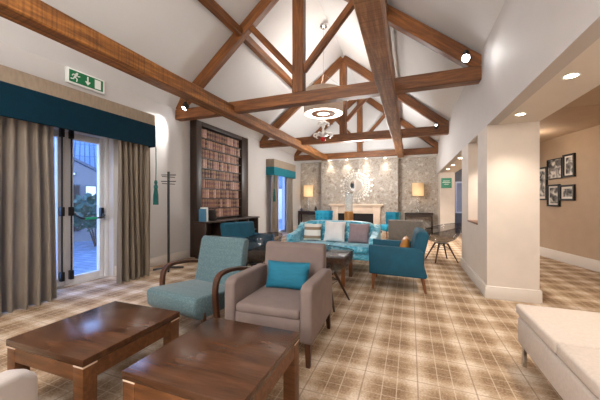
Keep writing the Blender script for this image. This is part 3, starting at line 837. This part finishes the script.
# pale blue armchair with bent-wood arms
lb = thing('armchair', 'pale blue dotted armchair with dark bent-wood arms', 'armchair', (-1.9, 2.25, 0), R(-7))
bm = B(); prism(bm, [(-.36, .3), (-.37, .42), (-.33, .445), (.22, .39), (.28, .36), (.28, .25), (-.3, .24)], 'x', -.315, .315, .03, 3); obj('seat', bm, 'blue_weave', lb)
bm = B(); prism(bm, [(.17, .36), (.2, .5), (.27, .82), (.3, .855), (.35, .85), (.37, .82), (.31, .5), (.29, .28), (.22, .26)], 'x', -.3, .3, .028, 3); obj('backrest', bm, 'blue_weave', lb)
for s in (-1, 1):
    P_ = []
    ctl = [(-.12, .06), (-.15, .22), (-.17, .4), (-.16, .53), (-.11, .59), (.0, .605), (.15, .592), (.26, .57), (.33, .555)]
    for i in range(len(ctl) - 1):
        for k in range(4):
            t = k / 4; p0 = ctl[max(i - 1, 0)]; p1 = ctl[i]; p2 = ctl[i + 1]; p3 = ctl[min(i + 2, len(ctl) - 1)]
            P_.append(tuple([s * .35] + [.5 * ((2 * p1[j]) + (-p0[j] + p2[j]) * t + (2 * p0[j] - 5 * p1[j] + 4 * p2[j] - p3[j]) * t * t + (-p0[j] + 3 * p1[j] - 3 * p2[j] + p3[j]) * t ** 3) for j in (0, 1)]))
    P_.append((s * .35, .33, .55))
    bm = B(); sweep(bm, P_, [(-.016, -.026), (.016, -.026), (.016, .026), (-.016, .026)], (1, 0, 0)); bmesh.ops.bevel(bm, geom=bm.edges[:], offset=.004, segments=1, affect='EDGES')
    obj('arm', bm, 'leg', lb)
    bm = B(); beam_between(bm, (s * .345, .27, .33), (s * .345, .36, 0), .04, .035, (1, 0, 0)); obj('rear_leg', bm, 'leg', lb)
    bm = B(); box(bm, min(s * .28, s * .315), max(s * .28, s * .315), -.27, -.235, .0, .3, .004); obj('front_leg', bm, 'leg', lb)

# ------------------------------------------------------------------ turquoise sofa and its cushions
so = thing('sofa', 'crushed turquoise velvet three-seat sofa with three scatter cushions', 'sofa', (-1.36, 5.4, 0))
W2 = .83
bm = B(); box(bm, -W2 + .1, W2 - .1, -.42, .3, .2, .31, .02, 3); obj('base', bm, 'crushed', so)
for x0, x1 in ((-W2 + .13, 0), (0, W2 - .13)):
    bm = B(); box(bm, x0 + .003, x1 - .003, -.45, .2, .31, .44, .045, 4); obj('seat_cushion', bm, 'crushed', so)
bm = B(); prism(bm, [(-W2 + .1, .3), (-W2 + .1, .76), (-W2 + .2, .815), (-.35, .835), (.35, .835), (W2 - .2, .815), (W2 - .1, .76), (W2 - .1, .3)], 'y', .14, .36, .05, 4)
bmesh.ops.transform(bm, matrix=Matrix.Shear('XZ', 4, (0, .12)) if False else Matrix.Identity(4), verts=bm.verts[:]); obj('backrest', bm, 'crushed', so)
for s in (-1, 1):
    P_ = [(s * (W2 - .05), .32, .7), (s * (W2 - .04), .2, .68), (s * (W2 - .03), -.05, .61), (s * (W2 - .02), -.28, .575), (s * (W2 - .015), -.42, .57)]
    bm = B(); prism(bm, [(-.45, .2), (-.46, .56), (-.42, .6), (-.2, .61), (.05, .66), (.2, .735), (.32, .78), (.36, .76), (.36, .2)], 'x', *sorted((s * (W2 - .13), s * (W2 + .0))), .04, 4); obj('arm', bm, 'crushed', so)
for sx in (-1, 1):
    for y in (-.38, .3):
        bm = B(); tapered_leg(bm, sx * (W2 - .08), y, .2, sx * .01, 0, .05, .035); obj('leg', bm, 'leg', so)
for x, y, w, m, lab, rz in ((-1.82, 5.36, .36, 'stripe', 'white scatter cushion with brown stripes at the left of the turquoise sofa', 6), (-1.365, 5.36, .42, 'white_cloth', 'plain white satin scatter cushion in the middle of the sofa', -3), (-.9, 5.36, .39, 'mauve_cloth', 'mauve-grey scatter cushion at the right of the turquoise sofa', -2)):
    bm = B(); pillow(bm, w, w * .96, .15, Matrix.Rotation(R(-16), 4, 'X'))
    tag(obj('cushion', bm, m, None, (x, y + .05, .44 + w * .47), (0, 0, R(rz)), ang=80), lab, 'cushion', 'scatter cushions on the sofa')

# ------------------------------------------------------------------ smoked tub chairs
def tub_chair(label, loc, rz):
    """faces -Y"""
    t = thing('tub_chair', label, 'chair', loc, rz, 'smoked acrylic tub chairs')
    bm = B(); n, m = 40, 12; rings = []
    for j in range(m + 1):
        s = j / m; ring = []
        for i in range(n):
            a = 2 * PI * i / n; back = (math.sin(a) + 1) / 2
            zr = .56 + .21 * back ** .8; rx, ry = .355, .35
            f = math.sin(s * PI / 2) ** .75; z = .38 + (zr - .38) * (1 - math.cos(s * PI / 2)) ** 1.05
            ring.append(bm.verts.new((rx * f * math.cos(a), ry * f * math.sin(a) + .03 * s * back, z)) if j else None)
        rings.append(ring)
    c = bm.verts.new((0, 0, .38))
    for i in range(n): bm.faces.new((c, rings[1][i], rings[1][(i + 1) % n]))
    for a, b in zip(rings[1:], rings[2:]):
        for i in range(n): bm.faces.new((a[i], b[i], b[(i + 1) % n], a[(i + 1) % n]))
    bmesh.ops.recalc_face_normals(bm, faces=bm.faces[:])
    rim = [v.co.copy() for v in rings[-1]]
    bmesh.ops.solidify(bm, geom=bm.faces[:], thickness=.006)
    sh_ = obj('shell', bm, 'smoke', t, ang=60)
    bm = B(); tube(bm, rim, .007, 6, closed=True); obj('rim', bm, 'smoke', sh_)
    bm = B(); lathe(bm, [(.05, .355), (.11, .365), (.11, .378), (.05, .378)], 20); obj('hub', bm, 'black', t)
    T = []
    for k in range(4):
        a = PI / 4 + k * PI / 2; p0 = Vector((.12 * math.cos(a), .12 * math.sin(a), .37)); p1 = Vector((.32 * math.cos(a), .32 * math.sin(a), 0)); T.append(p0.lerp(p1, .3))
        bm = B(); tube(bm, [p0, p1], [.019, .012], 10); obj('leg', bm, 'leg', t)
    bm = B()
    for k in range(4): tube(bm, [T[k], (0, 0, .34), T[(k + 2) % 4]], .005, 5); tube(bm, [T[k], T[(k + 1) % 4]], .004, 5)
    obj('wire_brace', bm, 'black', t)
    return t
tc = tub_chair('smoked acrylic tub chair beside the pier, facing into the room', (.6, 6.5, 0), R(-70))
place(copy_tree(tc), (-.97, 3.36, 0), R(170), 'smoked acrylic tub chair half hidden behind the grey velvet armchair')
place(copy_tree(tc), (-2.02, 3.5, 0), R(-35), 'smoked acrylic tub chair with brown seat pad, in front of the back-left teal armchair')
bm = B(); lathe(bm, [(.02, 0), (.17, .0), (.215, .025), (.22, .05), (.19, .08), (.05, .09)], 28)
for v in bm.verts: v.co += Vector((noise.noise(v.co * 22), noise.noise(v.co * 22 + Vector((9, 0, 0))), noise.noise(v.co * 22 + Vector((0, 9, 0))))) * .012
tag(obj('seat_pad', bm, 'brown_hide', None, (-2.02, 3.5, .428), ang=80), 'brown shaggy seat pad lying in the smoked tub chair', 'cushion')

# ------------------------------------------------------------------ oatmeal bench
be = thing('bench', 'long oatmeal upholstered bench with slab cushions in the right corner', 'bench', (.76, 2.66, 0))
bm = B(); box(bm, .01, .98, -1.97, -.01, .16, .36, .018, 3); obj('base', bm, 'bench', be)
for k in range(3):
    bm = B(); box(bm, 0, 1.0, -.65 * (k + 1) + .006, -.65 * k - .002, .375, .455, .02, 3); obj('seat_cushion', bm, 'bench', be)
bm = B(); box(bm, .025, .965, -1.95, -.025, .36, .376); obj('recess_strip', bm, 'case', be)
for x in (.04, .94):
    for y in (-.06, -1.92):
        bm = B(); box(bm, x - .014, x + .014, y - .014, y + .014, 0, .165, .003); obj('leg', bm, 'chrome', be)

# ------------------------------------------------------------------ fireplace wall
fp = thing('fireplace', 'cream stone fireplace surround with black hearth under the mirror', 'fireplace', (-2.02, 11.4, 0))
bm = B(); box(bm, -1.06, 1.06, -.22, 0, 1.03, 1.09, .012); box(bm, -1.0, 1.0, -.18, 0, .98, 1.03, .01); obj('mantel_shelf', bm, 'stone', fp)
for s in (-1, 1):
    bm = B(); box(bm, *sorted((s * .96, s * .7)), -.14, 0, 0, .98, .01); box(bm, *sorted((s * .92, s * .74)), -.155, -.14, .12, .86, .006); obj('jamb', bm, 'stone', fp)
bm = B(); box(bm, -.7, .7, -.12, 0, .72, .98, .008); obj('frieze', bm, 'stone', fp)
bm = B(); box(bm, -.7, .7, -.06, 0, .06, .72); obj('firebox', bm, 'soot', fp)
bm = B(); box(bm, -1.0, 1.0, -.45, 0, 0, .06, .01); obj('hearth', bm, 'soot', fp)

mi = thing('sunburst_mirror', 'round mirror with a silver sunburst frame above the fireplace', 'mirror', (-2.0, 11.4, 1.82))
def up_y(bm): bmesh.ops.transform(bm, matrix=Matrix.Rotation(PI / 2, 4, 'X'), verts=bm.verts[:]); return bm
bm = B(); lathe(bm, [(.24, .03), (.24, .036)], 40); obj('mirror_glass', up_y(bm), 'mirror', mi)
bm = B(); lathe(bm, [(.235, .0), (.235, .045), (.25, .055), (.28, .045), (.285, .0)], 40, cap=False); obj('ring', up_y(bm), 'silver', mi)
bm = B()
for k in range(36):
    a = 2 * PI * k / 36; L = .62 if k % 2 == 0 else .5
    c_, s_ = math.cos(a), math.sin(a)
    beam_between(bm, (.28 * c_, -.02, .28 * s_), (L * c_, -.02, L * s_), .014, .02, (0, 1, 0))
    for rr_, sz in ((L, .035), (L - .1, .026)):
        q = B(); box(q, -sz, sz, -.03, -.012, -sz, sz, .004, 1, Matrix.Translation((rr_ * c_, 0, rr_ * s_)) @ Matrix.Rotation(-a + PI / 4, 4, 'Y'))
        tmp = bpy.data.meshes.new('t'); q.to_mesh(tmp); q.free(); bm.from_mesh(tmp); bpy.data.meshes.remove(tmp)
obj('sunburst_rays', bm, 'silver', mi)

def table_lamp(label, loc):
    t = thing('table_lamp', label, 'table lamp', loc, 0, 'table lamps beside the fireplace')
    bm = B(); lathe(bm, [(.09, 0), (.09, .02), (.03, .04), (.022, .1), (.035, .18), (.02, .26), (.03, .36), (.016, .46), (.012, .66)], 20); obj('stem', bm, 'chrome', t)
    bm = B(); lathe(bm, [(.2, .62), (.2, 1.1), (.196, 1.1), (.196, .62), (.2, .62)], 32, cap=False); obj('lamp_shade', bm, 'shade', t)
    bm = B(); lathe(bm, [(.012, .66), (.035, .72), (.045, .78), (.03, .83), (0.002, .85)], 16); obj('bulb', bm, 'lamp_on', t)
    return t
tl = table_lamp('lit table lamp with a tall drum shade on the left console, near the window', (-4.06, 11.5, .78))
place(copy_tree(tl), (.28, 11.52, .78), 0, 'lit table lamp with a tall drum shade on the right console, near the green sign')

def console(label, loc, w, h=.775, d=.36):
    t = thing('console_table', label, 'console table', loc, 0, 'dark consoles beside the fireplace')
    bm = B(); box(bm, -w / 2, w / 2, -d / 2, d / 2, h - .05, h, .005); obj('top', bm, 'case', t)
    bm = B(); box(bm, -w / 2 + .05, w / 2 - .05, -d / 2 + .02, d / 2 - .02, h - .14, h - .05); obj('apron', bm, 'case', t)
    for sx in (-1, 1):
        for sy in (-1, 1):
            bm = B(); box(bm, *sorted((sx * (w / 2 - .01), sx * (w / 2 - .06))), *sorted((sy * (d / 2 - .01), sy * (d / 2 - .06))), 0, h - .05, .003); obj('leg', bm, 'case', t)
    bm = B(); box(bm, -w / 2 + .06, w / 2 - .06, -d / 2 + .03, d / 2 - .03, .2, .225); obj('lower_shelf', bm, 'case', t)
    return t
console('dark console table under the left lamp, by the far window', (-3.98, 11.52, 0), .98)
console('dark console table under the right lamp, near the green sign', (.3, 11.54, 0), .98)
for x, h, c, lab in ((-4.36, .14, (60, 60, 96), 'small dark blue vase on the left console'), (-3.72, .2, (52, 46, 44), 'small dark urn on the left console')):
    bm = B(); lathe(bm, [(.03, 0), (.06, h * .35), (.05, h * .7), (.025, h * .85), (.04, h)], 18); tag(obj('vase', bm, mat('glazed_ceramic', c, .3, .1, 8), None, (x, 11.48, .776)), lab, 'vase')

def tufted_chair(label, loc, rz):
    t = thing('tufted_chair', label, 'chair', loc, rz, 'teal tufted chairs by the fireplace')
    bm = B(); box(bm, -.3, .3, -.32, .26, .26, .44, .05, 4); obj('seat', bm, 'teal_bright', t)
    bm = B(); n = 24; rows_ = []
    for j in range(13):
        row = []
        for i in range(n + 1):
            a = PI * (i / n); z = .3 + .55 * j / 12
            dim = .025 * (abs(math.cos(a * 5)) * abs(math.sin(PI * (j / 12) * 3 + .3))) ** .6
            rr_ = .32 - dim + .03 * j / 12
            row.append(bm.verts.new((rr_ * math.cos(a), rr_ * .9 * math.sin(a) - .02, z)))
        rows_.append(row)
    for a, b in zip(rows_, rows_[1:]):
        for i in range(n): bm.faces.new((a[i], a[i + 1], b[i + 1], b[i]))
    bmesh.ops.solidify(bm, geom=bm.faces[:], thickness=-.06); bmesh.ops.recalc_face_normals(bm, faces=bm.faces[:])
    bk = obj('tufted_back', bm, 'teal_bright', t, ang=70)
    for j in (1, 2, 3):
        for i in (1, 2, 3, 4):
            a = PI * i / 5; bm = B(); lathe(bm, [(.002, -.012), (.024, -.006), (.024, .006), (.002, .012)], 8); obj('button', bm, 'soot', bk, (.285 * math.cos(a), .255 * math.sin(a) - .02, .3 + .14 * j))
    for sx in (-1, 1):
        for y in (-.26, .22):
            bm = B(); tapered_leg(bm, sx * .24, y, .27, sx * .02, 0, .04, .025); obj('leg', bm, 'leg_light', t)
    return t
tf = tufted_chair('teal buttoned chair at the right of the fireplace', (-.58, 9.7, 0), R(-60))
place(copy_tree(tf), (-2.98, 10.2, 0), R(20), 'teal buttoned chair at the left of the fireplace, behind the sofa')

# grey tweed tub chair behind the side-on teal armchair
gt = thing('tweed_armchair', 'grey tweed armchair seen from behind, beyond the side-on teal armchair', 'armchair', (-.06, 7.15, 0), R(180))
bm = B(); box(bm, -.34, .34, -.36, .2, .22, .43, .04, 3); obj('seat', bm, 'grass_cloth', gt)
bm = B(); prism(bm, [(.14, .24), (.2, .78), (.24, .8), (.29, .78), (.26, .2), (.18, .2)], 'x', -.38, .38, .025, 3); obj('backrest', bm, 'grass_cloth', gt)
for s in (-1, 1):
    bm = B(); prism(bm, [(-.36, .22), (-.36, .56), (.0, .62), (.22, .72), (.24, .2)], 'x', *sorted((s * .3, s * .385)), .025, 3); obj('arm', bm, 'grass_cloth', gt)
    for y in (-.3, .2):
        bm = B(); tapered_leg(bm, s * .3, y, .22, s * .01, 0, .04, .03); obj('leg', bm, 'leg', gt)
gt.rotation_euler = (0, 0, R(180 - 8))

# hurricane lantern on a small pedestal behind the sofa
ps = thing('pedestal_table', 'small round pedestal table behind the sofa, carrying the glass lantern', 'side table', (-1.3, 6.45, 0))
bm = B(); lathe(bm, [(.22, .58), (.22, .61)], 32); obj('top', bm, 'leg', ps)
bm = B(); lathe(bm, [(.03, .02), (.03, .58)], 16); obj('column', bm, 'leg', ps)
bm = B(); lathe(bm, [(.18, 0), (.18, .02), (.03, .03)], 28); obj('foot', bm, 'leg', ps)
hl = thing('hurricane_lantern', 'tall glass hurricane lantern with an amber base above the sofa back', 'lantern', (-1.3, 6.45, .611))
bm = B(); lathe(bm, [(.095, 0), (.1, .02), (.1, .36), (.09, .38)], 28); obj('base', bm, 'amber', hl)
bm = B(); lathe(bm, [(.088, .38), (.088, .8), (.093, .81), (.082, .81), (.082, .385), (.088, .38)], 28, cap=False); obj('glass_cylinder', bm, 'clear', hl)
bm = B(); lathe(bm, [(.094, .8), (.094, .815), (.084, .815), (.084, .8), (.094, .8)], 28, cap=False); obj('rim', bm, 'chrome', hl)

# green notice on the far nib wall
sg = thing('notice_sign', 'square pale green notice on the short wall at the far right', 'sign', (1.16, 10.9, 1.83))
bm = B(); box(bm, -.16, .16, -.02, 0, -.17, .17, .004); obj('board', bm, 'sign_green', sg)
bm = B()
for k, (w_, z) in enumerate(((.2, .07), (.24, .02), (.14, -.04))): box(bm, -w_ / 2, w_ / 2, -.022, -.02, z - .008, z + .008)
obj('pale_lettering', bm, 'sign_white', sg)

# ------------------------------------------------------------------ framed photographs in the corridor
A2, B2 = Vector((3.75, 3.2)), Vector((2.05, 11.2)); dr = (B2 - A2).normalized(); nr = Vector((-dr.y, dr.x)) * 1.0
rzw = math.atan2(dr.y, dr.x)
def photo_mat(seed):
    m, nt, bs = newmat('monochrome_photo')
    v = coords(nt, (1, 1, 1)); nz = N(nt, 'ShaderNodeTexNoise', Scale=7, Detail=4, Distortion=.8)
    mp = v.node; mp.inputs['Location'].default_value = (seed * 3.7, seed, seed * 1.9); nt.links.new(v, nz.inputs['Vector'])
    r = ramp(nt, [(.38, S((30, 28, 28))), (.5, S((120, 116, 112))), (.62, S((214, 208, 200)))]); nt.links.new(nz.outputs['Fac'], r.inputs[0])
    nt.links.new(r.outputs[0], bs.inputs['Base Color']); bs.inputs['Roughness'].default_value = .3
    return m
FR = []
def frame(name_i, s, z, w, h, fw, mount, label):
    p = A2 + dr * s
    t = thing('picture_frame', label, 'picture', (p.x, p.y, z), rzw, 'framed photographs in the corridor')
    # local x runs along the wall, local +y out of the wall towards the room
    bm = B()
    for q in ((-w / 2, w / 2, h / 2 - fw, h / 2), (-w / 2, w / 2, -h / 2, -h / 2 + fw), (-w / 2, -w / 2 + fw, -h / 2 + fw, h / 2 - fw), (w / 2 - fw, w / 2, -h / 2 + fw, h / 2 - fw)): box(bm, q[0], q[1], 0, .04, q[2], q[3], .003, 1)
    obj('frame', bm, 'black', t)
    bm = B(); box(bm, -w / 2 + fw, w / 2 - fw, .004, .016, -h / 2 + fw, h / 2 - fw); obj('mount', bm, 'paper', t, smooth=False)
    k = mount
    bm = B(); box(bm, -w / 2 + fw + k, w / 2 - fw - k, .016, .018, -h / 2 + fw + k, h / 2 - fw - k); obj('photo', bm, photo_mat(name_i), t, smooth=False)
    return t
frame(1, 4.78, 1.61, .36, .73, .035, .05, 'tall framed photograph partly hidden by the edge of the pier')
frame(2, 4.375, 1.9, .43, .42, .016, .0, 'square photograph with a thin frame in the upper row, left of the small thick frame')
frame(3, 3.99, 1.925, .3, .45, .035, .03, 'narrow upright framed photograph at the upper right of the corridor group')
frame(4, 4.41, 1.345, .36, .46, .035, .03, 'upright framed photograph of a dark symmetrical shape in the lower row')
frame(5, 4.035, 1.395, .38, .31, .035, .04, 'small landscape framed photograph at the lower right of the corridor group')

# ------------------------------------------------------------------ downlights
def downlight(x, y, z, label, power, group, size=1.9, col=(1, .89, .76)):
    t = thing('downlight', label, 'downlight', (x, y, z), 0, group)
    bm = B(); lathe(bm, [(.04, -.002), (.054, -.006), (.054, 0), (.04, 0), (.04, -.002)], 28, cap=False); obj('bezel', bm, 'sign_white', t)
    bm = B(); lathe(bm, [(.04, -.0035), (.04, -.001)], 24); obj('lens', bm, 'down_on', t)
    L = bpy.data.lights.new('downlight', 'SPOT'); L.energy = power; L.spot_size = size; L.spot_blend = .9; L.color = col; L.shadow_soft_size = .05
    o = bpy.data.objects.new('downlight', L); COL.objects.link(o); o.location = (x, y, z - .02)
    return t
nm = ['nearest round downlight in the right-hand soffit', 'round downlight in the soffit just in front of the pier', 'first round downlight in the soffit beyond the pier', 'middle round downlight in the soffit beyond the pier', 'farthest round downlight in the soffit near the green notice']
for (y, x), l in zip(((2.78, 1.15), (3.82, 1.14), (7.32, 1.06), (8.7, 1.09), (9.8, 1.09)), nm): downlight(x, y, ZS, l, (60 if y < 3 else 75) if y < 4 else 130, 'soffit downlights')
downlight(1.19, 1.76, ZS, 'round downlight in the soffit above the oatmeal bench', 45, 'soffit downlights')
downlight(1.19, 5.14, ZS, 'round downlight over the lit opening in the pier', 110, 'soffit downlights', 1.6)
nm = ['leftmost downlight above the fireplace wall', 'second downlight from the left above the fireplace wall', 'third downlight from the left above the fireplace wall', 'rightmost downlight above the fireplace wall']
for x, l in zip((-3.05, -2.35, -1.6, -.88), nm): downlight(x, 11.28, 2.86, l, 45, 'fireplace wall downlights', 1.5)

spotlight((.72, 4.5, 3.28), (.0, .9, 1.6), 'bright white spotlight on the nearest truss, close to the right wall', 20, 1.4)
spotlight((-4.2, 4.5, 3.18), (-4.5, 3.45, 1.9), 'black spotlight on the left end of the nearest truss, lighting the wall by the curtain', 130, 1.25)
spotlight((-3.6, 8.03, 3.15), (-3.5, 11.4, 2.0), 'black spotlight on the left end of the middle truss, aimed at the fireplace wall', 1500, 1.1, .7)
spotlight((.62, 8.03, 3.2), (.9, 10.3, 2.6), 'black spotlight on the right end of the middle truss, grazing the right wall', 60, 1.0, .5)

# ------------------------------------------------------------------ light
def point(name, loc, e, r=.2, col=(1, .93, .84)):
    L = bpy.data.lights.new(name, 'POINT'); L.energy = e; L.shadow_soft_size = r; L.color = col
    o = bpy.data.objects.new(name, L); COL.objects.link(o); o.location = loc; return o
def area(name, loc, rot, sx, sy, e, col=(1, 1, 1)):
    L = bpy.data.lights.new(name, 'AREA'); L.shape = 'RECTANGLE'; L.size = sx; L.size_y = sy; L.energy = e; L.color = col
    o = bpy.data.objects.new(name, L); COL.objects.link(o); o.location = loc; o.rotation_euler = rot; return o
NEU = (1, .985, .965)
point('pendant_and_fill', (PX, PY, 3.7), 75, .2, NEU)
point('pendant_and_fill', (-1.7, -.7, 3.3), 240, .6, NEU)  # added overhead fill behind the camera, no pendant hangs there
point('far_fill', (-1.5, 8.8, 2.45), 270, .5, NEU)  # added fill for the far end of the room, no fixture
point('rear_fill', (-1.7, -1.7, 1.9), 200, .6, NEU)  # added soft fill from behind the camera, not a standing lamp
point('rear_fill', (.3, -1.3, 1.8), 60, .5, NEU)  # second added fill behind the camera, right of the first
point('corridor_fill', (2.2, 6.8, 2.3), 12, .15, (1, .86, .7))  # unseen corridor fill points, no fixtures modelled
point('corridor_fill', (2.6, 2.6, 2.5), 30, .2, (1, .86, .7))
point('corridor_fill', (2.1, 1.3, 1.25), 14, .2, (1, .88, .74))  # added low beside the bench to brighten the soffit
point('corridor_fill', (1.9, 10.8, 2.2), 20, .15, (1, .9, .8))
for x in (-4.06, .28): point('lamp_bulb', (x, 11.5 if x < 0 else 11.52, 1.6), 16, .04, (1, .93, .82))

w = bpy.data.worlds.new('dusk'); scn.world = w; w.use_nodes = True
nt = w.node_tree; bg = nt.nodes['Background']
tc = nt.nodes.new('ShaderNodeTexCoord'); sx = nt.nodes.new('ShaderNodeSeparateXYZ'); nt.links.new(tc.outputs['Generated'], sx.inputs[0])
rp = ramp(nt, [(.45, S((140, 160, 200))), (.55, S((160, 195, 248))), (.9, S((80, 132, 228)))])
mu = N(nt, 'ShaderNodeMath', operation='MULTIPLY_ADD'); mu.inputs[1].default_value = .5; mu.inputs[2].default_value = .5
nt.links.new(sx.outputs['Z'], mu.inputs[0]); nt.links.new(mu.outputs[0], rp.inputs[0]); nt.links.new(rp.outputs[0], bg.inputs[0])
bg.inputs[1].default_value = 6.5

# ------------------------------------------------------------------ camera
cd = bpy.data.cameras.new('camera'); cam = bpy.data.objects.new('camera', cd); COL.objects.link(cam)
cd.sensor_width = 36; cd.lens = 36 * 285 / 600; cd.clip_start = .05
cam.location = (0, 0, 1.25); cam.rotation_euler = (R(90), 0, math.atan(110 / 285))
scn.camera = cam
scn.view_settings.view_transform = 'Standard'; scn.view_settings.look = 'None'; scn.view_settings.gamma = 1; scn.view_settings.use_curve_mapping = False
scn.view_settings.exposure = 0
